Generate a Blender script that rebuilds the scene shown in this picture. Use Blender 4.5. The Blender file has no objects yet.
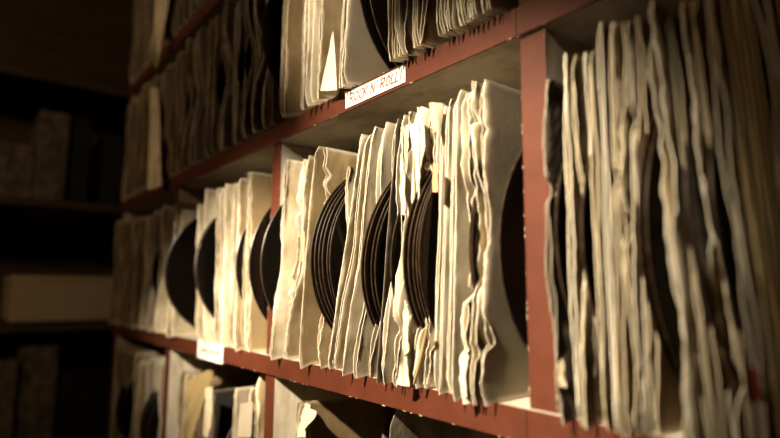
import bpy, math, random
from mathutils import Vector, Matrix, noise
SC = bpy.context.scene
COL = SC.collection
# ------------------------------------------------------------------ measures (metres)
W, H, R, T = .31, .2074, .0174, .0172        # compartment pitch, clear height, board thickness, post width
FPX = 548.716
CAM = Vector((.1716, -.2439, .0622))
YAW, PIT, ROL = .8952, .1287, .0039
FW = Vector((-math.sin(YAW)*math.cos(PIT), math.cos(YAW)*math.cos(PIT), math.sin(PIT)))
RT = Vector((math.cos(YAW), math.sin(YAW), 0)); UP = RT.cross(FW)
R2 = RT*math.cos(ROL)+UP*math.sin(ROL); U2 = -RT*math.sin(ROL)+UP*math.cos(ROL)
# ------------------------------------------------------------------ camera
cd = bpy.data.cameras.new('camera'); cam = bpy.data.objects.new('camera', cd); COL.objects.link(cam)
cd.sensor_width = 36; cd.lens = FPX/780*36; cd.clip_start = .01; cd.clip_end = 20
cam.matrix_world = Matrix(((R2.x, U2.x, -FW.x, CAM.x), (R2.y, U2.y, -FW.y, CAM.y), (R2.z, U2.z, -FW.z, CAM.z), (0, 0, 0, 1)))
cd.dof.use_dof = True; cd.dof.focus_distance = .405; cd.dof.aperture_fstop = 3.3
SC.camera = cam
# ------------------------------------------------------------------ world, lights, exposure
wd = bpy.data.worlds.new('dim_room'); SC.world = wd; wd.use_nodes = True
wd.node_tree.nodes['Background'].inputs[0].default_value = (1, .55, .26, 1)
wd.node_tree.nodes['Background'].inputs[1].default_value = .012
def spot(name, loc, aim, deg, watts, blend, rad, colr, sx=1.):
    l = bpy.data.lights.new(name, 'SPOT'); l.energy = watts; l.spot_size = math.radians(deg); l.spot_blend = blend
    l.shadow_soft_size = rad; l.color = colr
    o = bpy.data.objects.new(name, l); COL.objects.link(o); o.location = loc
    o.rotation_euler = (Vector(aim)-Vector(loc)).to_track_quat('-Z', 'Y').to_euler(); o.scale = (sx, 1, 1)
    return o
WARM = (1, .835, .59)
LP = Vector((.034, -.60, .47))
spot('lamp_beam', LP, (-.165, 0, .045), 29.5, 98, .65, .010, WARM, 1.5)
spot('lamp_beam', LP+Vector((-.03, 0, 0)), (-.45, 0, .05), 21, 78, 1., .010, WARM, 1.5)  # added beam, stretches the lit area left; no second lamp stands there
spot('lamp_beam', LP+Vector((-.015, 0, 0)), (-.20, 0, .315), 20, 50, .7, .010, WARM, .85)  # extra narrow beam, added to brighten the upper row left of the sign
pl = bpy.data.lights.new('fill_light', 'POINT'); pl.energy = 10; pl.color = (1, .66, .36); pl.shadow_soft_size = .06  # added fill light, lifts the dim rows at the upper left
po = bpy.data.objects.new('fill_light', pl); COL.objects.link(po); po.location = (-.35, -.95, .7)
SC.view_settings.view_transform = 'Standard'; SC.view_settings.look = 'None'
SC.view_settings.exposure = 0; SC.view_settings.gamma = 1; SC.view_settings.use_curve_mapping = False

# ------------------------------------------------------------------ helpers
def proj(p):
    d = Vector(p)-CAM; z = d.dot(FW)
    return 390+FPX*d.dot(R2)/z, 219-FPX*d.dot(U2)/z
def xat(px, z, y=-.012):          # x on the line (., y, z) that is seen at picture column px
    lo, hi = -3., .16
    for _ in range(40):
        m = (lo+hi)/2
        if proj((m, y, z))[0] < px: lo = m
        else: hi = m
    return (lo+hi)/2
def at(px, py, axis, val):        # point where the ray of a pixel meets the plane axis = val
    d = FW*FPX+R2*(px-390)-U2*(py-219); s = (val-CAM[axis])/d[axis]
    return CAM+d*s
def link(o, parent=None):
    COL.objects.link(o)
    if parent: o.parent = parent
    return o
def tag(o, label, cat, group=None, kind=None):
    o['label'] = label; o['category'] = cat
    if group: o['group'] = group
    if kind: o['kind'] = kind
    return o
def empty(name, loc, parent=None):
    o = bpy.data.objects.new(name, None); o.location = loc; o.empty_display_size = .02
    return link(o, parent)
class MB:
    def __init__(s): s.v = []; s.f = []; s.m = []; s.sm = []; s.a = []
    def add(s, vs, fs, mi=0, smooth=False, att=0.):
        b = len(s.v); s.v += [tuple(v) for v in vs]
        s.a += (att if isinstance(att, list) else [att]*len(vs))
        for f in fs: s.f.append(tuple(b+i for i in f)); s.m.append(mi); s.sm.append(smooth)
    def box(s, a, b, mi=0):
        (x0, y0, z0), (x1, y1, z1) = a, b
        s.add([(x0,y0,z0),(x1,y0,z0),(x1,y1,z0),(x0,y1,z0),(x0,y0,z1),(x1,y0,z1),(x1,y1,z1),(x0,y1,z1)],
              [(0,3,2,1),(4,5,6,7),(0,1,5,4),(1,2,6,5),(2,3,7,6),(3,0,4,7)], mi)
    def build(s, name, mats, parent=None, bevel=0, org=None):
        me = bpy.data.meshes.new(name)
        v = s.v if org is None else [(x-org[0], y-org[1], z-org[2]) for x, y, z in s.v]
        me.from_pydata(v, [], s.f)
        for m in (mats if isinstance(mats, (list, tuple)) else [mats]): me.materials.append(m)
        me.polygons.foreach_set('material_index', s.m); me.polygons.foreach_set('use_smooth', s.sm)
        at_ = me.attributes.new('torn', 'FLOAT', 'POINT'); at_.data.foreach_set('value', s.a)
        me.update()
        o = bpy.data.objects.new(name, me); link(o, parent)
        if org is not None: o.location = org
        if bevel:
            b = o.modifiers.new('bevel', 'BEVEL'); b.width = bevel; b.segments = 2; b.limit_method = 'ANGLE'
        return o
# ------------------------------------------------------------------ materials
def nmat(name, base, base2=None, scale=40, rough=.75, spec=.3, bump=0, bscale=200, torn=None, stain=None, rnd=0, stretch=(1,1,1), detail=6):
    m = bpy.data.materials.new(name); m.use_nodes = True; nt = m.node_tree; N = nt.nodes; L = nt.links
    bs = N['Principled BSDF']; bs.inputs['Roughness'].default_value = rough; bs.inputs['Specular IOR Level'].default_value = spec
    tc = N.new('ShaderNodeTexCoord'); mp = N.new('ShaderNodeMapping'); L.new(tc.outputs['Object'], mp.inputs[0]); mp.inputs['Scale'].default_value = stretch
    oi = N.new('ShaderNodeObjectInfo'); mu = N.new('ShaderNodeMath'); mu.operation = 'MULTIPLY'; mu.inputs[1].default_value = 3.7
    L.new(oi.outputs['Random'], mu.inputs[0]); L.new(mu.outputs[0], mp.inputs['Location'])
    n1 = N.new('ShaderNodeTexNoise'); n1.inputs['Scale'].default_value = scale; n1.inputs['Detail'].default_value = detail; L.new(mp.outputs[0], n1.inputs[0])
    r1 = N.new('ShaderNodeValToRGB'); r1.color_ramp.elements[0].position = .36; r1.color_ramp.elements[1].position = .64
    r1.color_ramp.elements[0].color = (*base, 1); r1.color_ramp.elements[1].color = (*(base2 or base), 1); L.new(n1.outputs[0], r1.inputs[0])
    c = r1.outputs[0]
    if stain:
        n2 = N.new('ShaderNodeTexNoise'); n2.inputs['Scale'].default_value = 30; n2.inputs['Detail'].default_value = 8; n2.inputs['Roughness'].default_value = .65; mp2 = N.new('ShaderNodeMapping'); mp2.inputs['Scale'].default_value = (1, 1.6, .45); L.new(mp.outputs[0], mp2.inputs[0]); L.new(mp2.outputs[0], n2.inputs[0])
        r2 = N.new('ShaderNodeValToRGB'); r2.color_ramp.elements[0].position = .47; r2.color_ramp.elements[1].position = .68
        r2.color_ramp.elements[1].color = (.85, .85, .85, 1); L.new(n2.outputs[0], r2.inputs[0])
        mx = N.new('ShaderNodeMix'); mx.data_type = 'RGBA'; L.new(r2.outputs[0], mx.inputs[0]); L.new(c, mx.inputs[6]); mx.inputs[7].default_value = (*stain, 1); c = mx.outputs[2]
    if rnd:
        hs = N.new('ShaderNodeHueSaturation'); ma = N.new('ShaderNodeMapRange'); ma.inputs[3].default_value = 1-rnd; ma.inputs[4].default_value = 1+rnd*.6
        L.new(oi.outputs['Random'], ma.inputs[0]); L.new(ma.outputs[0], hs.inputs['Value']); L.new(c, hs.inputs['Color']); c = hs.outputs[0]
    if torn:
        a = N.new('ShaderNodeAttribute'); a.attribute_name = 'torn'
        mx = N.new('ShaderNodeMix'); mx.data_type = 'RGBA'; L.new(a.outputs['Fac'], mx.inputs[0]); L.new(c, mx.inputs[6]); mx.inputs[7].default_value = (*torn, 1); c = mx.outputs[2]
    L.new(c, bs.inputs['Base Color'])
    if bump:
        n3 = N.new('ShaderNodeTexNoise'); n3.inputs['Scale'].default_value = bscale; n3.inputs['Detail'].default_value = 5; L.new(mp.outputs[0], n3.inputs[0])
        b = N.new('ShaderNodeBump'); b.inputs['Strength'].default_value = bump; b.inputs['Distance'].default_value = .001; L.new(n3.outputs[0], b.inputs['Height']); L.new(b.outputs[0], bs.inputs['Normal'])
    return m
TORN = (.88, .81, .66)
PM = {
 'white': nmat('worn_white_paper', (.46,.38,.255), (.72,.64,.49), 30, .8, .2, .18, 140, TORN, (.20,.13,.06), .10),
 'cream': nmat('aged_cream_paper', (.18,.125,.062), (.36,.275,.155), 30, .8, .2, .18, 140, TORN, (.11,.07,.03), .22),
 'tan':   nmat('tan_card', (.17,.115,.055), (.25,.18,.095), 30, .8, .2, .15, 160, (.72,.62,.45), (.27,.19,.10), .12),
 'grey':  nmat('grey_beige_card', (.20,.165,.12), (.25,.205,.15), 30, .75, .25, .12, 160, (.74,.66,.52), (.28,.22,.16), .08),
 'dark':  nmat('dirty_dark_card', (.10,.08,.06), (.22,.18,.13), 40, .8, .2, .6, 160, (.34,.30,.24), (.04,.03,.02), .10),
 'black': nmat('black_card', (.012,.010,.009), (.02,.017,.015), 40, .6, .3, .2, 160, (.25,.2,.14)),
 'kraft': nmat('yellow_kraft_paper', (.20,.13,.045), (.28,.19,.075), 30, .8, .2, .15, 160, (.62,.5,.28), (.25,.16,.06), .08),
 'orange':nmat('orange_inner_paper', (.60,.26,.09), (.68,.33,.13), 30, .8, .2, .3, 160, (.85,.6,.36)),
}
M_RED = nmat('red_painted_edge', (.078,.019,.0085), (.095,.024,.011), 60, .55, .35, .35, 900)
M_CHIP = nmat('bare_chipped_wood', (.50,.42,.30), (.30,.22,.14), 300, .8, .2)
M_BOARD = nmat('off_white_painted_board', (.56,.50,.41), (.64,.58,.48), 12, .7, .3, .15, 90, None, (.34,.28,.20))
M_BACK = nmat('brown_hardboard', (.13,.09,.055), (.17,.12,.075), 20, .8, .2)
M_WALL = nmat('dark_brown_wall', (.022,.012,.007), (.032,.018,.011), 8, .9, .1)
M_FLOOR = nmat('dark_floor_boards', (.03,.02,.012), (.05,.034,.02), 6, .7, .2)
M_SIGN = nmat('white_sign_card', (.90,.88,.82), (.93,.91,.86), 20, .6, .3)
M_INK = nmat('orange_felt_ink', (.36,.085,.022), (.32,.07,.02), 200, .7, .2)
M_INK2 = nmat('red_felt_ink', (.10,.014,.011), (.13,.02,.014), 200, .7, .2)
M_LBL = nmat('record_centre_paper', (.30,.05,.03), (.34,.07,.04), 50, .6, .3)
M_DIRT = nmat('shelf_grime', (.03,.012,.008), None, 50, .8, .2)
def vinyl():
    m = bpy.data.materials.new('black_vinyl'); m.use_nodes = True; nt = m.node_tree; N = nt.nodes; L = nt.links
    bs = N['Principled BSDF']; bs.inputs['Base Color'].default_value = (.0035,.003,.0025,1); bs.inputs['Roughness'].default_value = .14; bs.inputs['Specular IOR Level'].default_value = .4; bs.inputs['Specular Tint'].default_value = (1,.72,.5,1)
    tc = N.new('ShaderNodeTexCoord'); sp = N.new('ShaderNodeSeparateXYZ'); L.new(tc.outputs['Object'], sp.inputs[0])
    cb = N.new('ShaderNodeCombineXYZ'); L.new(sp.outputs[1], cb.inputs[1]); L.new(sp.outputs[2], cb.inputs[2])
    ln = N.new('ShaderNodeVectorMath'); ln.operation = 'LENGTH'; L.new(cb.outputs[0], ln.inputs[0])
    mu = N.new('ShaderNodeMath'); mu.operation = 'MULTIPLY'; mu.inputs[1].default_value = 6500; L.new(ln.outputs['Value'], mu.inputs[0])
    si = N.new('ShaderNodeMath'); si.operation = 'SINE'; L.new(mu.outputs[0], si.inputs[0])
    b = N.new('ShaderNodeBump'); b.inputs['Strength'].default_value = .2; b.inputs['Distance'].default_value = .0001; L.new(si.outputs[0], b.inputs['Height']); L.new(b.outputs[0], bs.inputs['Normal'])
    return m
M_VINYL = vinyl()
M_RIM = nmat('vinyl_rim_highlight', (.016,.009,.005), (.055,.032,.017), 160, .35, .5)  # lighter brown paints in the light caught along the record edges

# ------------------------------------------------------------------ setting
def wall(name, a, b, m):
    mb = MB(); mb.box(a, b); o = mb.build(name, m); o['kind'] = 'structure'; return o
ZF = -1.1432
wall('floor', (-3.2, -2.6, ZF-.05), (1.6, .27, ZF), M_FLOOR)
wall('wall_back', (-3.2, .232, ZF), (1.6, .27, 1.6), M_WALL)
wall('wall_left', (-3.24, -2.6, ZF), (-3.2, .27, 1.6), M_WALL)
# ------------------------------------------------------------------ shelving unit
unit = empty('record_shelf', (-.4, .1, ZF))
tag(unit, 'tall pale shelving with red painted front edges, filled with old single records', 'shelf')
org = Vector((-.4, .1, ZF))
X0, X1 = -3*W-T, 2*W
def part(mb, name, mats, parent, bevel=0, sub=None):
    o = mb.build(name, mats, None, bevel, org=tuple(org)); o.parent = parent
    o.location = (0, 0, 0); return o
DEP = .215
rows = [k*(H+R) for k in range(-5, 4)]          # board tops
random.seed(5)
def chips(mb, x0, x1, z, y, n, vert=False, zr=None):
    for _ in range(n):
        l = random.uniform(.001, .005); h = random.uniform(.0002, .0005)
        if not vert:
            x = random.uniform(x0, x1); mb.add([(x, y-.00012, z-h*.3),(x+l*.5, y-.00012, z-h),(x+l, y-.00012, z-h*.2),(x+l, y-.00012, z+h*.2),(x+l*.4, y-.00012, z+h),(x, y-.00012, z+h*.2)], [(0,1,2,3,4,5)])
        else:
            q = random.uniform(*zr); x = x0; mb.add([(x-h*.3, y-.00012, q),(x+h, y-.00012, q+l*.4),(x+h*.4, y-.00012, q+l),(x-h*.3, y-.00012, q+l)], [(0,1,2,3)])
for z in rows:
    mb = MB(); mb.box((X0, .0012, z-R), (X1, DEP, z))
    b = part(mb, 'shelf_board', M_BOARD, unit)
    mb = MB()
    for a, c in ((X0, -.0175), (-.0169, X1)):     # butt joint in the edge strip near the middle post
        mb.box((a, 0, z-R), (c, .0013, z))
    fe = part(mb, 'front_edge', M_RED, b, .0003)
    if -.3 < z < .6:
        mb = MB(); chips(mb, -.7, .2, z, 0, 26); chips(mb, -.7, .2, z-R, 0, 40); part(mb, 'chipped_paint', M_CHIP, b)['kind'] = 'stuff'
for i in range(-3, 3):
    x = i*W
    mb = MB()
    for z in (rows[:-1] if i not in (-1, -2) else rows[:6]): mb.box((x-T, .0042, z+.0002), (x, DEP, z+H-.0002))
    b = part(mb, 'upright_post', M_BOARD, unit)
    mb = MB()
    for z in (rows[:-1] if i not in (-1, -2) else rows[:6]): mb.box((x-T, .003, z+.0003), (x, .0044, z+H-.0003))
    part(mb, 'front_edge', M_RED, b, .0003)
    if -2 < i < 2:
        mb = MB(); chips(mb, x-.0002, 0, 0, .003, 22, True, (0, H)); chips(mb, x-T, 0, 0, .003, 14, True, (0, H)); part(mb, 'chipped_paint', M_CHIP, b)['kind'] = 'stuff'
mb = MB(); mb.box((X0, DEP, ZF), (X1, DEP+.006, rows[-1])); part(mb, 'back_panel', M_BACK, unit)
mb = MB(); mb.box((X0, .01, ZF), (X1, DEP, rows[0]-R)); part(mb, 'plinth', M_BOARD, unit)

# ------------------------------------------------------------------ sleeves and discs
def nz1(t, s): return noise.noise(Vector((t, s*7.31, s*3.17)))
def make_sleeve(xb, xt, z0, y0=-.012, h=.184, d=.184, gap=.0016, seed=0, mat='cream', notch=0., nw=.17, rag=.0012, crum=.0010,
                curl=.0008, bend=0., droop=.0024, yaw=0., th=.00042, tear=0, hi=True, top_tilt=0., topfold=0.):
    rs = random.Random(seed*91+7); mb = MB()
    nzv, nu = (56, 11) if hi else (18, 6)
    UG = [0, .0035, .009, .018, .032, .055, .09, .15, .27, .45, .7, 1] if hi else [0, .006, .02, .06, .16, .4, 1]
    tears = [(rs.uniform(.12, .9), rs.uniform(.01, .03), rs.uniform(.003, .011)) for _ in range(tear)]
    c0, c1 = rs.uniform(0, .004), rs.uniform(0, .004)
    for side in (-1, 1):
        sd = seed*1.37+side*.41
        off = rs.uniform(-.0012, .0012)
        pts = []
        for j in range(nzv+1):
            v = j/nzv; row = []
            hf = (1 if hi else .5)
            yf = y0+off+notch*math.exp(-((v-.5)/nw)**2)*(1+.15*side)
            yf += rag*(1.2*nz1(v*5, sd)+.35*nz1(v*26, sd+3)+.45*hf*nz1(v*85, sd+5))
            for (tv, tw, tdp) in tears:
                if abs(v-tv) < tw*2.5: yf += tdp*math.exp(-((v-tv)/tw)**2)*(1 if side > 0 else .5)
            yf += c0*max(0, (.05-v)/.05)**1.3+c1*max(0, (v-.95)/.05)**1.3
            g = side*gap/2*(.35+.65*min(1, math.sin(math.pi*min(max(v, .0), 1))*2.2))
            xc = xb+(xt-xb)*v+bend*math.sin(math.pi*v)
            for i in range(nu+1):
                u = UG[i]
                y = yf+(y0+d-yf)*u
                fr = math.exp(-u*9)
                x = xc+yaw*u*d+g*(1-.45*u)
                x += crum*fr*nz1(v*3+u*3, sd+11)*1.2+crum*.28*fr*nz1(v*17+u*9, sd+13)+side*abs(crum)*.25*fr
                x += .0006*math.sin(u*3.1)*nz1(v*3, sd+17)
                x += curl*max(0, 1-u/.02)**1.5*(nz1(v*4, sd+23)*1.1+.35*nz1(v*22, sd+24))
                if topfold: x += topfold*max(0, (v-.86)/.14)**2*fr
                z = z0+.0006+v*(h-top_tilt*u*h)
                z += .0008*nz1(u*4, sd+29)*v
                if v > .97: z += (.0008*nz1(u*25, sd+31))
                if y < 0: z -= droop*(1-v)**4*min(1, -y/.012)*(.6+.8*abs(nz1(side+v*5, sd+37)))
                row.append((x, y, z))
            pts.append(row)
        vs_f = [p for r in pts for p in r]; n = nu+1
        inner = [(x-side*th, y, z) for (x, y, z) in vs_f]
        att = []
        for j in range(nzv+1):
            for i in range(n):
                e = 1. if i == 0 else (.5+.7*nz1(j*.7, sd) if i == 1 and hi else max(0, .1+1.1*nz1(j*.23, sd+7)) if i == 2 and hi else 0.)
                if j in (0, nzv): e = max(e, .6)
                att.append(max(0., min(1., e)))
        q = []; qi = []
        for j in range(nzv):
            for i in range(nu):
                a = j*n+i; f = (a, a+1, a+n+1, a+n)
                q.append(f if side > 0 else f[::-1]); qi.append(f[::-1] if side > 0 else f)
        mb.add(vs_f, q, 0, True, att); mb.add(inner, qi, 0, True, 0.)
        # raw rim along the open edge, top and bottom
        def rim(idx, flip):
            vs = []; 
            for k in idx: vs.append(vs_f[k]); vs.append(inner[k])
            fs = [(2*k, 2*k+1, 2*k+3, 2*k+2) if flip else (2*k, 2*k+2, 2*k+3, 2*k+1) for k in range(len(idx)-1)]
            mb.add(vs, fs, 0, False, 1.)
        rim([j*n for j in range(nzv+1)], side < 0)
        rim([nzv*n+i for i in range(n)], side < 0); rim([i for i in range(n)], side > 0)
        rim([j*n+nu for j in range(nzv+1)], side > 0)
    # glued back seam closes the pocket
    org_ = (xb, y0+d/2, z0)
    return mb, org_
SEED = [100]; JR = random.Random(3)
def sleeve(px_top, px_bot, z0, label, group, y0=-.012, h=.184, name='record_sleeve', cat='record sleeve', parent=None, **k):
    SEED[0] += 1
    h -= .0042 if group != GR else -.003
    y0 += k.pop('rec', JR.choice([0, 0, .003, .006, .009]))
    xt = xat(px_top, z0+h, y0); xb = xat(px_bot, z0, y0)
    mb, og = make_sleeve(xb, xt, z0, y0, h, seed=SEED[0], **k)
    o = mb.build(name, PM[k.get('mat', 'cream')], None, org=og)
    if label: tag(o, label, cat, group)
    return o, xb, xt
def sleeve_x(xb, xt, z0, label, group, y0=-.012, h=.184, **k):
    SEED[0] += 1
    mb, og = make_sleeve(xb, xt, z0, y0, h, seed=SEED[0], **k)
    o = mb.build('record_sleeve', PM[k.get('mat', 'cream')], None, org=og)
    tag(o, label, 'record sleeve', group); return o
RD = .0873
def disc_mesh():
    mb = MB(); n = 120
    pr = [(.0035, .0008), (.043, .0009), (.0432, .0007), (.046, .00055), (.082, .00055), (.0848, .00075), (.0869, .00055), (RD, .00022)]
    pr = pr+[(r, -x) for r, x in reversed(pr)]
    vs = []
    for r, x in pr:
        for i in range(n): a = 2*math.pi*i/n; vs.append((x, r*math.cos(a), r*math.sin(a)))
    m = len(pr); fs0 = []; fs1 = []; fs2 = []
    for j in range(m):
        jn = (j+1) % m
        for i in range(n):
            f = (j*n+i, jn*n+i, jn*n+(i+1) % n, j*n+(i+1) % n)
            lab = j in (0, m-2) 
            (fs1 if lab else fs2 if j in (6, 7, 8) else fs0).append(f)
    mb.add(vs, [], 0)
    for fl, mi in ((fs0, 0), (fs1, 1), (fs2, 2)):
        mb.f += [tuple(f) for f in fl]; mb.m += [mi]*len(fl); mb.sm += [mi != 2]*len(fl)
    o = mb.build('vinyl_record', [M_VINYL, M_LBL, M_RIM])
    me = o.data; bpy.data.objects.remove(o); return me
DM = disc_mesh()
def disc(x, z0, yfront, lean, label, group, yaw=0., r=1.):
    o = bpy.data.objects.new('vinyl_record', DM); COL.objects.link(o)
    c = RD*r
    o.location = (x+lean*c, yfront+c, z0+c+.0009); o.rotation_euler = (0, math.atan(lean), yaw); o.scale = (1, r, r)
    tag(o, label, 'record', group); return o

GM = 'sleeves and records in the middle compartment'; GR = 'sleeves and records in the right compartment'
GM2 = 'bare records in the middle compartment'
# --- middle compartment, left to right: top column, bottom column, description, options
mid = [
 (286, 270, 'wide bright white sleeve, leftmost in the middle compartment beside the thin post', dict(mat='white', crum=.0022, curl=.002, gap=.003, notch=.004, rag=.0022, h=.184, rec=0)),
 (304, 275.5, 'crumpled white sleeve with brown torn gap in its edge, left of the tan card', dict(mat='white', crum=.0026, curl=.003, notch=.010, rag=.003, tear=4, h=.182)),
 (309, 284, 'narrow cream sleeve edge just left of the curling tan card sleeve', dict(mat='cream', notch=.006, rag=.002, crum=.0016, gap=.0014)),
 (316, 299, 'plain tan card sleeve with its lower corner curling outwards, middle compartment', dict(mat='tan', bend=-.004, crum=.0010, curl=.001, rag=.0006, gap=.0018, h=.186, droop=.005)),
 (324, 317, 'sleeve with ragged white torn edge just left of the first fan of black records', dict(mat='cream', rag=.0035, tear=5, notch=.008, nw=.3, curl=.004, crum=.0018, h=.183, bend=-.003)),
 (346, 330, 'short white sleeve with torn pointed top, lower than its neighbours, right of first record fan', dict(mat='white', h=.163, crum=.002, notch=.014, nw=.2, rag=.002, curl=.002, topfold=.003)),
 (361.5, 326.5, 'thin cream sleeve, leftmost of the tight bundle left of the second fan of records', dict(mat='cream', gap=.0011, crum=.0006, rag=.0008)),
 (367, 333, 'thin cream sleeve, second of the tight bundle left of the second fan of records', dict(mat='cream', gap=.0012, crum=.0007, rag=.0008, notch=.003)),
 (372.5, 341, 'pale cream sleeve, third of the tight bundle left of the second fan of records', dict(mat='white', gap=.0014, crum=.0008, rag=.001, notch=.002)),
 (378, 347.5, 'pale sleeve with slanting white fold, fourth of the tight bundle left of the second fan', dict(mat='white', gap=.0014, crum=.0010, rag=.001, notch=.004)),
 (385, 354, 'wide bright white sleeve top just left of the second fan of records', dict(mat='white', gap=.0016, crum=.0014, curl=.0015, notch=.011, nw=.2, bend=-.001)),
 (393.5, 366, 'beige sleeve edge directly behind the second fan of black records', dict(mat='grey', gap=.0014, crum=.0008, notch=.012, nw=.3)),
 (397, 376.5, 'narrow black sleeve standing between white ones, right of the second fan of records', dict(mat='black', gap=.0014, crum=.0004, rag=.0004, curl=.0003, rec=.002)),
 (401, 380, 'sleeve with rounded arched top just right of the black sleeve', dict(mat='white', crum=.0018, curl=.002, notch=.006, tear=1, rag=.0018, gap=.002, rec=0)),
 (409, 391, 'heavily wrinkled white sleeve with shiny creases, left of the third fan of records', dict(mat='white', crum=.0034, curl=.003, notch=.006, rag=.0025, tear=2, gap=.0022)),
 (421, 403, 'white sleeve with broken pointed top corner just left of the third fan of records', dict(mat='white', crum=.0026, curl=.0028, notch=.009, rag=.003, tear=4, h=.186, topfold=-.004)),
 (430, 414, 'cream sleeve torn open with orange paper showing inside', dict(mat='cream', crum=.002, curl=.002, notch=.013, rag=.003, tear=4, h=.188)),
 (437, 424, 'torn white sleeve with curled yellowed flap at its bottom, right of the third record fan', dict(mat='white', crum=.0024, curl=.003, notch=.013, rag=.003, tear=3, h=.187)),
 (444, 434, 'smooth pale sleeve, leftmost of the upright white bundle near the wide red post', dict(mat='white', gap=.0014, crum=.0006, rag=.0006)),
 (449, 440, 'smooth pale sleeve, second of the upright white bundle near the wide red post', dict(mat='white', gap=.0014, crum=.0005, rag=.0006, h=.186)),
 (454, 446.5, 'smooth pale sleeve, third of the upright white bundle near the wide red post', dict(mat='white', gap=.0013, crum=.0005, rag=.0006, h=.187)),
 (458, 452, 'smooth pale sleeve, rightmost of the upright white bundle near the wide red post', dict(mat='white', gap=.0013, crum=.0006, rag=.0006, h=.187)),
 (465, 463, 'sleeve with holes torn through its upper edge and shiny bits of tape, middle compartment', dict(mat='white', crum=.003, curl=.003, rag=.003, tear=5, gap=.002, notch=.009)),
 (473, 471, 'thick cream sleeve with frayed edge, second from the largest plain sleeve face', dict(mat='cream', crum=.0018, curl=.003, rag=.0026, tear=3, gap=.0022, notch=.010, h=.188)),
 (478.5, 476, 'frayed cream sleeve pressed against the largest plain sleeve face', dict(mat='cream', crum=.0016, curl=.003, rag=.0028, tear=3, gap=.0018, notch=.010, h=.190)),
 (484.5, 481.5, 'plain grey beige sleeve with wide visible face, last before the wide red post', dict(mat='grey', crum=.0012, curl=.002, rag=.0026, tear=3, gap=.0022, notch=.006, h=.1865, rec=0)),
]
xs = []
for a, b, lb, k in mid:
    o, xb, xt = sleeve(a, b, 0, lb, GM, **k); xs.append((xb, xt))
def discs_between(i, n, sp, z0, yf, lb, grp, dz=0, start=.0022, dy=-.0004, hi=0.5):
    xb, xt = xs[i]
    h_ = .184; lean = (xt-xb)/h_
    for k in range(n):
        disc(xb+start+k*sp*random.uniform(.93, 1.07), z0, yf-.001+k*dy+random.uniform(-.0008, .0008), lean, lb[k] if isinstance(lb, list) else lb, grp)
random.seed(11)
ordn = ['leftmost', 'second', 'third', 'fourth', 'fifth', 'sixth', 'seventh']
discs_between(4, 6, .0024, 0, -.0185, ['%s record in the first fan of black records from the thin red post' % ordn[k] for k in range(6)], GM2, start=.0014, dy=.0022)
discs_between(10, 4, .0024, 0, -.0185, ['%s record in the second fan of black records, left of the black sleeve' % ordn[k] for k in range(4)], GM2, start=.0016, dy=.0022)
discs_between(15, 4, .0022, 0, -.0185, ['%s record in the third fan of black records, beneath the torn orange paper' % ordn[k] for k in range(4)], GM2, start=.0014, dy=.002)
discs_between(13, 1, .0022, 0, -.0125, 'thin sliver of a black record between two wrinkled white sleeves', GM2, start=.002)
discs_between(16, 2, .0023, 0, -.0135, ['black record just right of the sleeve with orange paper, left one of two', 'black record just right of the sleeve with orange paper, right one of two'], GM2, start=.002)
discs_between(17, 1, .0022, 0, -.0135, 'black record against the upright white sleeve bundle, seen below a torn white edge', GM2, start=.0022)
discs_between(22, 1, .0022, 0, -.0095, 'black record showing through the torn taped sleeve', GM2, start=.0018)
discs_between(24, 1, .0022, 0, -.009, 'black record peeking between frayed cream sleeves beside the largest plain sleeve face', GM2, start=.0014)
disc(-.0335, 0, at(496.5, 245, 0, -.0335).y, .02, 'large black record leaning just left of the wide red post', GM2)
disc(-.3035, 0, -.018, 0.01, 'black record sticking out right in front of the thin red post', GM2)
disc(-.3325, 0, -.016, 0.0, 'black record sticking out just left of the thin red post', 'bare records in the compartment left of the thin post')
# extra pieces in the middle compartment
def sheet(name, corners, nu, nv, mat, parent=None, th=.0004, crum=.001, seed=1, label=None, cat=None, group=None, curlf=None):
    """a bent paper piece between four corner points (a-b along the bottom, d-c along the top)"""
    a, b, c, d = [Vector(p) for p in corners]; mb = MB(); nrm = (b-a).cross(d-a).normalized()
    F = []; B = []
    for j in range(nv+1):
        for i in range(nu+1):
            u, v = i/nu, j/nv
            p = (a*(1-u)+b*u)*(1-v)+(d*(1-u)+c*u)*v
            p = p+nrm*crum*(nz1(u*3+v*2, seed)+.5*nz1(u*8-v*7, seed+2))
            if curlf: p = p+nrm*curlf(u, v)
            F.append(p+nrm*th/2); B.append(p-nrm*th/2)
    n = nu+1; q = [(j*n+i, j*n+i+1, j*n+n+i+1, j*n+n+i) for j in range(nv) for i in range(nu)]
    mb.add(F, q, 0, True, .3); mb.add(B, [f[::-1] for f in q], 0, True, .3)
    ring = [i for i in range(nu)]+[j*n+nu for j in range(nv)]+[nv*n+i for i in range(nu, 0, -1)]+[j*n for j in range(nv, 0, -1)]
    vs = []
    for k in ring: vs += [F[k], B[k]]
    m = len(ring); mb.add(vs, [(2*k, 2*k+1, 2*((k+1) % m)+1, 2*((k+1) % m)) for k in range(m)], 0, False, 1.)
    og = tuple((a+b+c+d)/4)
    o = mb.build(name, PM[mat] if isinstance(mat, str) else mat, None, org=og)
    if label: tag(o, label, cat, group)
    return o
def child_of(o, par):
    o.location = Vector(o.location)-Vector(par.location); o.parent = par; return o
bn = {o.get('label'): o for o in COL.objects if o.get('label')}
def by(frag):
    return next(o for l, o in bn.items() if frag in l)
P = lambda px, py, y=-.013: at(px, py, 1, y)
f1 = sheet('inner_paper', [P(433, 192, -.018), P(438, 192, -.018), P(438, 164, -.018), P(433, 163, -.018)], 4, 8, 'orange', crum=.0008, seed=3); f1['label'] = 'orange inner paper'; child_of(f1, by('torn open with orange'))
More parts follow.
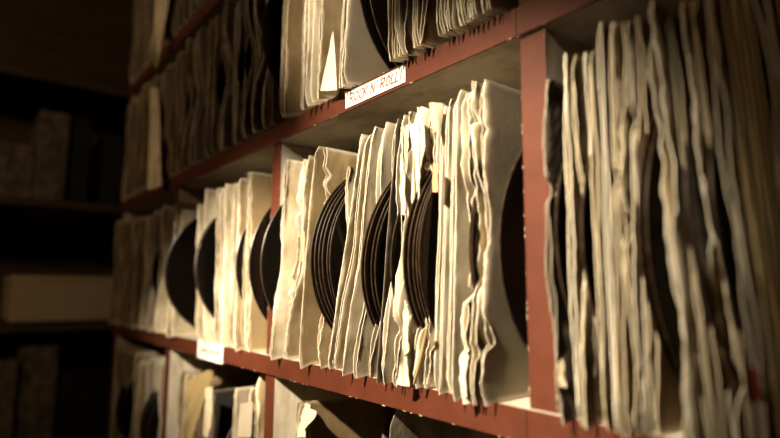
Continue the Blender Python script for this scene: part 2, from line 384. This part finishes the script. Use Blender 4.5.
f2 = sheet('torn_flap', [P(433, 134, -.014), P(441, 128, -.011), P(444, 104, -.008), P(429, 103, -.014)], 6, 10, 'cream', crum=.0016, seed=4, curlf=lambda u, v: .002*math.sin(u*3)); child_of(f2, by('torn open with orange'))
f3 = sheet('torn_flap', [P(413, 383, -.013), P(416, 384, -.012), P(431, 322, -.012), P(425, 330, -.014)], 5, 12, 'kraft', crum=.001, seed=5, curlf=lambda u, v: .0015*math.sin(u*3)); f3['label'] = 'yellowed curled flap'; child_of(f3, by('curled yellowed flap'))
f4 = sheet('torn_flap', [P(402, 358, -.012), P(408, 352, -.014), P(407, 306, -.012), P(405, 300, -.012)], 5, 8, 'white', crum=.002, seed=6); child_of(f4, by('broken pointed top'))
f5 = sheet('crumpled_corner', [P(397, 384, -.016), P(409, 387, -.012), P(406, 350, -.012), P(403, 346, -.014)], 6, 8, 'white', crum=.003, seed=8); child_of(f5, by('broken pointed top'))
f6 = sheet('torn_flap', [P(460, 392, -.012), P(467, 398, -.013), P(469, 356, -.012), P(465, 352, -.012)], 5, 8, 'white', crum=.0028, seed=9); child_of(f6, by('torn through its upper edge'))
f7 = sheet('torn_flap', [P(298, 262, -.012), P(303, 262, -.013), P(305, 232, -.012), P(301, 230, -.012)], 4, 8, 'tan', crum=.0018, seed=10); child_of(f7, by('brown torn gap'))

f8 = sheet('torn_flap', [P(402, 214, -.014), P(404, 216, -.012), P(410, 124, -.010), P(399, 128, -.015)], 10, 16, 'white', crum=.0032, seed=12); child_of(f8, by('rounded arched top'))
f9 = sheet('torn_flap', [P(414, 226, -.013), P(416, 226, -.011), P(425, 121, -.010), P(412, 124, -.015)], 10, 16, 'white', crum=.0034, seed=13); child_of(f9, by('heavily wrinkled white'))
# --- right-hand compartment (near, blurred)
GR = 'sleeves and records in the right compartment'
right = [
 (545, 560, 'dark dirty sleeve pressed against the wide red post, leftmost in the right compartment', dict(mat='dark', h=.168, crum=0.0018, curl=0.0022, rag=.003, tear=1, gap=.002, bend=-.003)),
 (563, 577, 'thick cream sleeve, second from the wide red post in the right compartment', dict(mat='cream', crum=0.0013, curl=0.0017, rag=.0016, gap=.0022, h=.177)),
 (571, 584, 'narrow cream sleeve tucked close behind the thick cream one beside the wide red post', dict(mat='tan', crum=0.0008, curl=0.0011, rag=.002, h=.176, notch=.008)),
 (583, 594, 'bright sleeve edge left of the tallest thin cream sleeve in the right compartment', dict(mat='white', crum=0.0006, curl=0.0011, h=.179, notch=.003)),
 (589, 604, 'dull cream sleeve squeezed directly left of the tallest thin cream sleeve', dict(mat='tan', crum=0.0007, curl=0.0011, h=.175)),
 (599, 615, 'tall thin cream sleeve rising above its neighbours in the right compartment', dict(mat='cream', crum=0.0005, curl=0.0007, h=.189, rag=.0006)),
 (610, 624, 'brown stained sleeve just right of the tall thin cream sleeve', dict(mat='tan', crum=0.0011, curl=0.0017, h=.184, tear=1)),
 (618, 634, 'dirty tan sleeve with rumpled top left of the wide black gap', dict(mat='tan', crum=0.0014, curl=0.0022, h=.184, tear=1, rag=.002)),
 (628, 645, 'frayed brown sleeve in the middle of the tan cluster left of the wide black gap', dict(mat='grey', crum=0.0012, curl=0.0017, h=.184, tear=1, rag=.002)),
 (636, 656, 'wavy brown sleeve directly left of the wide black gap', dict(mat='tan', crum=0.0014, curl=0.0017, h=.187, tear=1)),
 (648, 691, 'bright cream sleeve with a bulging torn upper edge, right of the wide black gap', dict(mat='white', crum=.0024, curl=.0045, rec=-.003, h=.187, bend=.000, gap=.003, tear=1, rag=.002)),
 (657, 708, 'thin brown sleeve close behind the bulging bright cream sleeve', dict(mat='tan', crum=0.0008, curl=0.0011, h=.186)),
 (666, 722, 'dull tan sleeve between the bulging cream sleeve and the frayed leaning one', dict(mat='tan', crum=0.0008, curl=0.0011, h=.184)),
 (680, 738, 'leaning cream sleeve with a rumpled knot at its upper edge, right compartment', dict(mat='cream', crum=0.0024, curl=0.0028, h=.186, gap=.003, tear=1, rag=.003)),
 (691, 752, 'brownish sleeve leaning left, just right of the sleeve with the rumpled knot', dict(mat='tan', crum=0.0014, curl=0.0017, h=.184, gap=.002)),
 (705, 768, 'bright leaning sleeve with wide rounded top corner near the upper right', dict(mat='cream', crum=0.0018, curl=0.0022, h=.188, gap=.0034)),
 (716, 785, 'golden brown sleeve leaning beside the one with the wide rounded top corner', dict(mat='kraft', crum=0.0007, curl=0.0011, h=.188)),
 (728, 800, 'long thin golden sleeve edge leaning far left near the right border', dict(mat='kraft', crum=0.0007, curl=0.0011, h=.190)),
 (737, 815, 'golden brown sleeve just left of the dark gap near the upper right corner', dict(mat='kraft', crum=0.0007, curl=0.0011, h=.190)),
 (757, 840, 'rumpled pale sleeve right of the dark gap near the upper right corner', dict(mat='cream', crum=0.0024, curl=0.0022, h=.186, gap=.003, tear=1)),
 (775, 862, 'dark yellowish sleeve at the very right border', dict(mat='kraft', crum=0.0012, curl=0.0017, h=.188)),
]
xs = []
for a, b, lb, k in right:
    o, xb, xt = sleeve(a, b, 0, lb, GR, y0=-.011, **k); xs.append((xb, xt))
GR2 = 'bare records in the right compartment'
discs_between(0, 1, .002, 0, -.009, 'black record between the dark dirty sleeve and the thick cream one', GR2, start=.0016)
discs_between(2, 1, .002, 0, -.0085, 'black record showing left of the bright sleeve edge in the right compartment', GR2, start=.0016)
discs_between(9, 2, .0035, 0, -.0125, ['left black record in the wide black gap of the right compartment', 'right black record in the wide black gap of the right compartment'], GR2, start=.0022)
discs_between(12, 1, .002, 0, -.0145, 'black record left of the leaning cream sleeve with the rumpled knot', GR2, start=.0022)
discs_between(14, 1, .002, 0, -.0145, 'black record left of the bright leaning sleeve with rounded top', GR2, start=.0018)
discs_between(18, 1, .002, 0, -.011, 'black record in the dark gap near the upper right corner', GR2, start=.003)

bn = {o.get('label'): o for o in COL.objects if o.get('label')}
g1 = sheet('crumpled_corner', [P(558, 388, -.012), P(566, 386, -.010), P(563, 358, -.010), P(556, 366, -.013)], 6, 8, 'cream', crum=.004, seed=15); child_of(g1, by('dark dirty sleeve pressed'))
M_REDS = nmat('faded_red_print', (.16,.018,.012), (.20,.03,.02), 60, .8, .2)
g2 = sheet('red_print', [P(757, 402, -.0135), P(762, 400, -.0135), P(756, 370, -.0135), P(750, 366, -.0135)], 4, 6, M_REDS, crum=.0006, seed=16); g2['label'] = 'small dark red mark'; child_of(g2, by('bright leaning sleeve with wide'))
# --- upper row, middle compartment
ZU = H+R
GU = 'sleeves in the compartment above the sign'
up = [  # column at picture top/bottom of the visible part is converted with the compartment's own heights
 (279, 'dull tan sleeve, leftmost above the rail left of the sign', 'tan', dict(crum=.002, gap=.002)),
 (284, 'tan sleeve with broad plain face hanging over the rail, left of the bright bundle', 'tan', dict(crum=.001, gap=.002, droop=.006)),
 (301, 'tall cream sleeve, leftmost of the bright bundle left of the sign', 'cream', dict(crum=.0012, gap=.0016, droop=.006)),
 (306, 'white sleeve, second of the bright bundle left of the sign', 'white', dict(crum=.0012, gap=.0016, droop=.006)),
 (311, 'white sleeve, third of the bright bundle left of the sign', 'white', dict(crum=.0018, gap=.0022, droop=.006)),
 (318, 'cream sleeve, last of the bright bundle, left of the folded white paper triangle', 'cream', dict(crum=.0012, gap=.0016, droop=.006)),
 (323, 'dark sleeve in the gap behind the folded white paper triangle', 'dark', dict(crum=.001, y0=.004)),
 (337, 'worn cream sleeve standing just left of the sign, left one of a stack', 'cream', dict(crum=.0012, gap=.0012, droop=.004, lean=.018)),
 (340.5, 'worn cream sleeve just left of the sign, middle one of a stack', 'cream', dict(crum=.001, gap=.0012, droop=.004, lean=.018)),
 (344, 'worn tan sleeve just left of the sign with broad brown face behind a record', 'grey', dict(crum=.0008, gap=.0012, droop=.003, lean=.018)),
 (389, 'brown sleeve edge right above the end of the sign', 'tan', dict(crum=.0012, gap=.0014)),
 (393, 'second brown sleeve edge above the right end of the sign', 'tan', dict(crum=.0012, gap=.0014)),
 (397, 'dark brown sleeve left of the grey crumpled one above the sign', 'tan', dict(crum=.001, gap=.0014)),
 (402, 'grey sleeve with crumpled lower corner just right above the sign', 'grey', dict(crum=.004, gap=.004, curl=.004, tear=2)),
 (413, 'brown sleeve edge right of the grey crumpled sleeve', 'tan', dict(crum=.001, gap=.0014)),
 (417, 'thin tan sleeve edge, second right of the grey crumpled sleeve', 'tan', dict(crum=.001, gap=.0014)),
 (421, 'slanting brown sleeve leaning over the recess in the top middle', 'tan', dict(crum=.001, gap=.0014, lean=.035)),
 (437, 'dim brown sleeve just right of the slanting one in the top row', 'tan', dict(crum=.0015, gap=.0016)),
 (441.5, 'dim brown sleeve, second right of the slanting one', 'tan', dict(crum=.0015, gap=.0016)),
 (446, 'dim brown sleeve, third right of the slanting one', 'cream', dict(crum=.0015, gap=.0016)),
 (450.5, 'dim brown sleeve, fourth right of the slanting one', 'tan', dict(crum=.0015, gap=.0016)),
 (456, 'pale rounded sleeve edge in the dim stack above the wide rail', 'cream', dict(crum=.0025, gap=.002)),
 (461, 'dim brown sleeve just right of the pale rounded edge', 'tan', dict(crum=.0015, gap=.0016)),
 (465, 'dim tan sleeve, second right of the pale rounded edge', 'tan', dict(crum=.0015, gap=.0016)),
 (470, 'dim tan sleeve, third right of the pale rounded edge', 'cream', dict(crum=.0015, gap=.0016)),
 (475, 'dim brown sleeve in the shaded stack at the top right of the upper rail', 'tan', dict(crum=.0015, gap=.0016)),
 (481, 'dark shaded sleeve near the top right end of the upper stack', 'tan', dict(crum=.0025, gap=.002)),
 (488, 'dark shaded sleeve, last of the upper stack before the rail joint', 'tan', dict(crum=.0025, gap=.002)),
]
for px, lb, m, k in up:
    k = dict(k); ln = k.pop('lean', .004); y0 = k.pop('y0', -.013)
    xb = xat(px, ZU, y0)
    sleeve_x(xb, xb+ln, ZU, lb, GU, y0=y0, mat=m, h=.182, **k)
def disc_through(px, py, off, lean, label):
    xf = xat(344, ZU, -.013)+off; q = at(px, py, 0, xf+lean*.04); c = RD
    yc = q.y+math.sqrt(max(0, RD*RD-(ZU+RD-q.z)**2))
    disc(xf, ZU, yc-RD, lean, label, 'bare records above the sign')
disc_through(358, 2, .008, .10, 'large black record in front of a broad brown sleeve face above the sign')
disc_through(368, 2, .013, .10, 'second black record close right of the large one above the sign')
disc(xat(326, ZU, -.01)+.003, ZU, .003, .03, 'black record in the dark gap behind the folded white paper', 'bare records above the sign')
tp = sheet('folded_paper', [P(321, 91, -.014), P(337, 90, -.010), P(334, 30, -.006), P(333, 27, -.008)], 8, 12, 'white', crum=.0012, seed=21,
      label='folded white paper triangle standing between sleeves left of the sign', cat='paper')

# --- compartments further left and below: filled from post to post
def fill(i, z0, n, group, lab, seed, hi=False, mats=None, y0=(-.012, -.002), ndisc=3, h=(.176, .187), x0=None, x1=None, lean=.02, shared=True, crum=.0018):
    rs = random.Random(seed)
    a = (i*W+.004) if x0 is None else x0; b = ((i+1)*W-T-.004) if x1 is None else x1
    xsl = []
    wts = [rs.uniform(.6, 1.5) for _ in range(n)]; tot = sum(wts); acc = 0
    dsl = set(rs.sample(range(1, n-1), ndisc)) if ndisc else set()
    ln = rs.uniform(-lean, lean)*.5
    for k in range(n):
        x = a+(b-a)*acc/tot; acc += wts[k]
        g = .0014+.0012*wts[k]
        l = ln*.5+rs.uniform(-1, 1)*.003
        l = max(min(l, b-x), a-x)
        m = rs.choice(mats or ['cream', 'cream', 'white', 'tan', 'cream', 'grey'])
        label = lab if isinstance(lab, str) else lab(k, n, m)
        yy = rs.uniform(*y0)
        sleeve_x(x, x+l, z0, label, group, y0=yy, mat=m, h=rs.uniform(*h), gap=g, hi=hi, crum=crum*rs.uniform(.5, 1.3), curl=.002,
                 rag=.0018, tear=rs.choice([0, 0, 1, 2]), notch=rs.choice([0, .004, .010]), seed_=0) if False else \
        sleeve_x(x, x+l, z0, label, group, y0=yy, mat=m, h=rs.uniform(*h), gap=g, hi=hi, crum=crum*rs.uniform(.5, 1.3), curl=crum,
                 rag=.0012, tear=rs.choice([0, 0, 1, 2]), notch=rs.choice([0, .004, .010]))
        if k in dsl: xsl.append((x+g*.5+.0022, l))
    return xsl
nth = ['first', 'second', 'third', 'fourth', 'fifth', 'sixth', 'seventh', 'eighth', 'ninth', 'tenth', 'eleventh', 'twelfth', 'thirteenth', 'fourteenth', 'fifteenth', 'sixteenth', 'seventeenth', 'eighteenth', 'nineteenth', 'twentieth']
colw = {'white': 'white', 'cream': 'cream', 'tan': 'tan', 'grey': 'greyish beige', 'kraft': 'yellowish brown', 'dark': 'dark', 'orange': 'orange', 'black': 'black'}
# compartment just left of the thin post, same row as the middle one
GL = 'sleeves in the compartment left of the thin red post'
left = [(176,166,'cream',{}),(182,170,'white',dict(h=.17,crum=.003)),(198,196,'white',dict(crum=.003,h=.172,rec=.008)),
        (205,203,'white',dict(h=.187,crum=.001)),(217,214,'cream',dict(gap=.003)),(221,217.5,'white',{}),(226,221,'white',dict(gap=.003,crum=.003)),
        (233,227,'white',dict(crum=.002)),(239,234,'cream',dict(crum=.001)),(243.5,238,'white',dict(crum=.001)),
        (248,243,'cream',dict(h=.19,gap=.002)),(251,247,'tan',dict(h=.188,crum=.0006))]
xs = []
for k, (a, b, m, kk) in enumerate(left):
    kk = dict(kk); lb = '%s sleeve, %s from the left in the compartment left of the thin post' % (colw[m], nth[k])
    o, xb, xt = sleeve(a, b, 0, lb, GL, mat=m, **{**dict(crum=.0018, curl=.002, rag=.0016), **kk}); xs.append((xb, xt))
GL2 = 'bare records in the compartment left of the thin post'
discs_between(1, 3, .0045, 0, -.024, ['%s of the three big black records left of the thin red post' % q for q in ('leftmost', 'middle one', 'rightmost')], GL2, start=.004)
discs_between(3, 2, .004, 0, -.020, ['left black record behind the tall white sleeve, two compartments from the wide post', 'right black record behind the tall white sleeve, two compartments from the wide post'], GL2, start=.002)
discs_between(8, 1, .002, 0, -.010, 'thin black record sliver among the white sleeves left of the thin red post', GL2, start=.003)
def fd(res, z0, lab, grp, yf=-.008):
    for x, l in res: disc(x, z0, yf, l/.184, lab, grp)
r_ = fill(-3, 0, 17, 'sleeves far left in the middle row', 'blurred cream sleeve in the third compartment from the wide post, middle row', 3, ndisc=3)
fd(r_, 0, 'blurred black record edge far left in the middle row', 'far records in the middle row')
# upper row
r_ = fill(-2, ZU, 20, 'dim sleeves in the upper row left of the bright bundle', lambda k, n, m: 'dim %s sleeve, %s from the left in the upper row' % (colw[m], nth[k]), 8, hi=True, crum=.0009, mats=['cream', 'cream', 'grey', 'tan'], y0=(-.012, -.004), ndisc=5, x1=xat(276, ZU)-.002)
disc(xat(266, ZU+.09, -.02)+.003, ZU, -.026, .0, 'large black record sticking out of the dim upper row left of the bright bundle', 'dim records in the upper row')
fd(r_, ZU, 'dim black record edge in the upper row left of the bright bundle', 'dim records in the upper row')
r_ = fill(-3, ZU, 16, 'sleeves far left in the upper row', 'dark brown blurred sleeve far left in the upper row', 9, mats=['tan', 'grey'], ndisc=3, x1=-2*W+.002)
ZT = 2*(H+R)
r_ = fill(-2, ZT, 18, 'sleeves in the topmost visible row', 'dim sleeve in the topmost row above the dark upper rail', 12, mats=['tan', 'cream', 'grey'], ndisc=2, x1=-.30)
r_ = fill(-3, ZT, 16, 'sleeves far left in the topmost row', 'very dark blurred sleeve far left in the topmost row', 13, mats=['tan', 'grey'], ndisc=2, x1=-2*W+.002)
# lower row
ZL = -(H+R)
r_ = fill(-3, ZL, 15, 'sleeves far left in the bottom row', 'blurred brown sleeve far left in the bottom row', 15, mats=['tan', 'cream', 'grey'], ndisc=6, y0=(-.004, .012))
fd(r_, ZL, 'blurred black record far left in the bottom row', 'far records in the bottom row')

# --- signs on the rails
STROKES = {
 'R': [[(0,0),(0,1)], [(0,1),(.5,.98),(.62,.78),(.45,.55),(0,.5)], [(.2,.5),(.65,0)]],
 'O': [[(.32,1),(.05,.75),(.0,.3),(.25,0),(.55,.2),(.62,.7),(.32,1)]],
 'C': [[(.6,.9),(.35,1),(.05,.7),(.02,.25),(.28,0),(.58,.1)]],
 'K': [[(0,0),(0,1)], [(.6,1),(.02,.45)], [(.15,.55),(.62,0)]],
 'N': [[(0,0),(0,1)], [(0,1),(.55,0)], [(.55,0),(.6,1)]],
 'L': [[(0,1),(0,0),(.5,.03)]],
 "'": [[(.1,1.05),(.05,.8)]],
 '|': [[(.1,-.12),(.1,1.15)]],
}
def lettering(text, x0, z0, hgt, wid, slant, wstroke, y, mat, parent, name='lettering', adv=None):
    mb = MB(); x = 0; seq = []
    for ch in text:
        if ch == ' ': x += .45; continue
        seq.append((ch, x)); x += {'L': .68, "'": .34, '|': .3, 'C': .78}.get(ch, .88)
    sc = wid/x
    for ch, ox in seq:
        for st in STROKES[ch]:
            pts = [Vector((x0+(ox+px)*sc+slant*pz*hgt, 0, z0+pz*hgt)) for px, pz in st]
            for p, q in zip(pts, pts[1:]):
                d = (q-p).normalized(); n = Vector((-d.z, 0, d.x))*wstroke/2; p2 = p-d*wstroke*.3; q2 = q+d*wstroke*.3
                quad = [p2-n, q2-n, q2+n, p2+n]
                vs = [(v.x, y-.00010, v.z) for v in quad]+[(v.x, y+.00008, v.z) for v in quad]
                mb.add(vs, [(0,1,2,3),(4,7,6,5),(0,4,5,1),(1,5,6,2),(2,6,7,3),(3,7,4,0)])
    o = mb.build(name, mat, None, org=(0, 0, 0)); o.location = -Vector(parent.location); o.parent = parent; return o
def card(name, x0, x1, z0, z1, y, label, tilt=0.):
    og = Vector(((x0+x1)/2, y, (z0+z1)/2)); mb = MB(); mb.box((x0, y-.0006, z0), (x1, y, z1))
    o = mb.build(name, M_SIGN, None, .0003, org=tuple(og)); tag(o, label, 'sign'); return o
sx0, sx1 = at(345.5, 99, 1, -.001).x, at(405, 73, 1, -.001).x
sz1, sz0 = at(405, 64.5, 1, -.001).z, at(405, 82, 1, -.001).z
sg = card('shelf_sign', sx0, sx1, sz0, sz1, -.0004, "white paper sign reading ROCK N' ROLL in orange handwriting, stuck on the red rail")
lettering("ROCK N' ROLL|", sx0+.006, sz0+.0032, (sz1-sz0)*.56, (sx1-sx0)-.010, .25, .00125, -.0010, M_INK, sg)
a_, b_ = at(197.5, 347, 1, -.001), at(222.5, 353, 1, -.001)
s2 = card('shelf_sign', a_.x, b_.x, -.0195, .0015, -.0004, 'small white sign with faded red writing on the lower rail, left of the thin post')
mb = MB()
n = 9
for j in range(n):
    x = a_.x+.012+(b_.x-a_.x-.024)*j/(n-1); h = .0045 if j % 2 else .0065
    mb.box((x-.0013, -.0012, -.0125), (x+.0013, -.0009, -.0125+h))
    if j % 3: mb.box((x-.0009, -.0012, -.0085), (x+.0045, -.0009, -.0072))
o = mb.build('lettering', M_INK2, None, org=(0,0,0)); o.location = -Vector(s2.location); o.parent = s2

# --- bottom row, compartments below the middle one and left of it
def lowz(py, px, y): return at(px, py, 1, y).z
def low(px_t, py_t, px_b, label, mat, y0, grp, **k):
    z1 = lowz(py_t, px_t, y0); xt = at(px_t, py_t, 1, y0).x; h = z1-ZL; xb = xt+(px_b-px_t)*.0012
    SEED[0] += 1
    mb, og = make_sleeve(xb, xt, ZL, y0, h, seed=SEED[0], mat=mat, **k)
    return tag(mb.build('record_sleeve', PM[mat], None, org=og), label, 'record sleeve', grp)
GB = 'sleeves in the bottom row below the middle compartment'
low(283, 397, 280, 'cream sleeve with curled top in the bottom row, left one beside the white post side', 'cream', .022, GB, crum=.003, curl=.004, gap=.003)
low(289, 396, 286, 'cream sleeve with rumpled top in the bottom row, second from the white post side', 'cream', .026, GB, crum=.003, curl=.004, gap=.002)
low(298, 404, 294, 'brown arched sleeve in the bottom row left of the crumpled white one', 'tan', .018, GB, crum=.002, curl=.002, gap=.002)
low(307, 403, 300, 'kraft brown sleeve with yellowish band, its broad face showing in the bottom row', 'tan', .014, GB, crum=.001, gap=.003)
q = sheet('crumpled_paper', [at(296, 437, 1, .014), at(304, 437, 1, .006), at(317, 412, 1, .010), at(306, 403, 1, .012)], 8, 10, 'white', crum=.004, seed=31,
      label='crumpled white paper corner sticking out in front of the kraft sleeve, bottom row', cat='paper')
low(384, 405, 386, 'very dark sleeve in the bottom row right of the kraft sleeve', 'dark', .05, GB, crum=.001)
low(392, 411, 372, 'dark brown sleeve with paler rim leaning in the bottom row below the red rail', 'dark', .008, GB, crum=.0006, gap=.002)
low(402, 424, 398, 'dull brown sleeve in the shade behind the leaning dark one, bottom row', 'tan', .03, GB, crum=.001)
GB2 = 'sleeves in the bottom row left of the thin post'
k_ = 0
for px, py, m, y0, lb in [
  (181, 372, 'cream', .012, 'cream pointed sleeve, leftmost beneath the small sign in the bottom row'),
  (186, 375, 'tan', .010, 'brown sleeve, second beneath the small sign in the bottom row'),
  (191, 376, 'cream', .012, 'dull cream sleeve just left of the yellow kraft arch, bottom row'),
  (196, 380, 'tan', .014, 'brown sleeve hidden behind the yellow kraft arch, bottom row'),
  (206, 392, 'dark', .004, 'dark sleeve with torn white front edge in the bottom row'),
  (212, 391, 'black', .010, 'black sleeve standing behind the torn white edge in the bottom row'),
  (236, 389, 'grey', .004, 'pale card sleeve with brown strip along its top, bottom row'),
  (250, 388, 'cream', .012, 'cream sleeve between the pale card and the leaning one, bottom row'),
  (258, 377, 'cream', .008, 'leaning cream sleeve in the bottom row touching the thin red post')]:
    low(px, py, px-(8 if px > 255 else 2), lb, m, y0, GB2, crum=.002, curl=.003, gap=.002)
arch = sheet('kraft_arch', [at(186, 437, 1, -.004), at(192, 437, 1, .002), at(216, 366, 1, .03), at(188, 380, 1, -.004)], 8, 16, 'kraft', crum=.002, seed=33,
      label='yellow brown kraft paper bent into an arch in the bottom row, below the small sign', cat='paper', curlf=lambda u, v: .004*math.sin(v*3.1))
tw = sheet('torn_paper', [at(203, 437, 1, -.006), at(208, 437, 1, -.004), at(213, 386, 1, -.004), at(206, 388, 1, -.006)], 5, 16, 'cream', crum=.0035, seed=34,
      label='twisted strip of white paper hanging before the dark sleeve, bottom row', cat='paper')
wn = sheet('pale_card', [at(237, 437, 1, -.002), at(251, 437, 1, .010), at(253, 402, 1, .010), at(240, 404, 1, -.002)], 4, 6, 'grey', crum=.0005, seed=35,
      label='pale rectangular card inside the brown topped sleeve, bottom row', cat='card')
disc(at(222, 400, 1, .0).x, ZL, -.002, .0, 'black record behind the twisted white strip in the bottom row', 'records in the bottom row')
disc(at(229, 400, 1, .0).x, ZL, .000, .0, 'black record just left of the pale card in the bottom row', 'records in the bottom row')
# drooping sleeves far left in the upper rows
z1 = sheet('hanging_sleeve', [at(151, 52, 1, -.03), at(157, 68, 1, -.02), at(172, -20, 1, -.01), at(158, -20, 1, -.02)], 6, 14, 'white', crum=.003, seed=41,
      label='pale sleeve drooping over the shelf edge in the topmost row, far left', cat='record sleeve')
z2 = sheet('hanging_sleeve', [at(148, 190, 1, -.025), at(161, 186, 1, -.015), at(158, 88, 1, -.01), at(150, 88, 1, -.015)], 6, 14, 'white', crum=.003, seed=42,
      label='pale narrow sleeve hanging in front of the dim ones, far left in the upper row', cat='record sleeve')
# --- storage rack standing across the end of the shelf, with a pale box on it
XR = -1.36
rk = empty('storage_rack', (XR-.15, -.35, ZF)); tag(rk, 'dark wooden rack standing across the far left end of the record shelf', 'rack')
def rpart(name, boxes, m):
    mb = MB()
    for b in boxes: mb.box(*b)
    o = mb.build(name, m, None, .001, org=(XR-.15, -.35, ZF)); o.location = (0, 0, 0); o.parent = rk
bz0 = at(60, 321, 0, XR).z; bz1 = at(60, 276, 0, XR).z
rows_r = [bz0-.30, bz0-.006, bz0+.29, bz0+.60]
M_RACK = nmat('dark_rack_wood', (.06,.04,.025), (.09,.06,.035), 14, .7, .2, 0, 100, None, None, 0, (1, 1, 6))
for z in rows_r: rpart('rack_shelf', [((XR-.30, -1.05, z-.018), (XR, .20, z))], M_RACK)
rpart('rack_side', [((XR-.30, -1.07, ZF), (XR, -1.05, 1.2))], M_RACK); rpart('rack_side', [((XR-.30, .20, ZF), (XR, .22, 1.2))], M_RACK)
rpart('rack_back', [((XR-.31, -1.07, ZF), (XR-.30, .22, 1.2))], M_RACK)
yl = at(11, 300, 0, XR).y; yr = min(at(112, 300, 0, XR).y, .19)
M_BOX = nmat('pale_cardboard', (.50,.40,.26), (.56,.46,.31), 10, .8, .2)
bx = empty('storage_box', (XR-.11, (yl+yr)/2, bz0)); tag(bx, 'long pale cardboard box on the dark rack at the far left', 'box')
mb = MB(); mb.box((XR-.24, yl, bz0), (XR+.01, yr, bz1-.012)); o = mb.build('box_body', M_BOX, None, .002, org=tuple(bx.location)); o.location = (0,0,0); o.parent = bx
mb = MB(); mb.box((XR-.242, yl-.002, bz1-.016), (XR+.012, yr+.002, bz1)); o = mb.build('lid', M_BOX, None, .002, org=tuple(bx.location)); o.location = (0,0,0); o.parent = bx
rs = random.Random(77)
for zi, z in enumerate((rows_r[0], rows_r[2])):
    y = -.95
    while y < .12:
        w = rs.uniform(.05, .12); hh = rs.uniform(.17, .26) if zi == 0 else rs.uniform(.12, .24)
        mb = MB(); mb.box((XR-.22, y, z+.0005), (XR-rs.uniform(.01, .04), y+w-.002, z+hh))
        ct = (XR-.11, y+w/2, z)
        e = mb.build('record_folder', PM[rs.choice(['dark', 'black'])], None, .0015, org=ct)
        tag(e, 'dark folder standing on the rack shelf %s the pale box at the far left' % ('below' if zi == 0 else 'above'), 'folder', 'dark folders on the rack %s the pale box' % ('below' if zi == 0 else 'above'))
        y += w+rs.choice([.001, .001, .03])
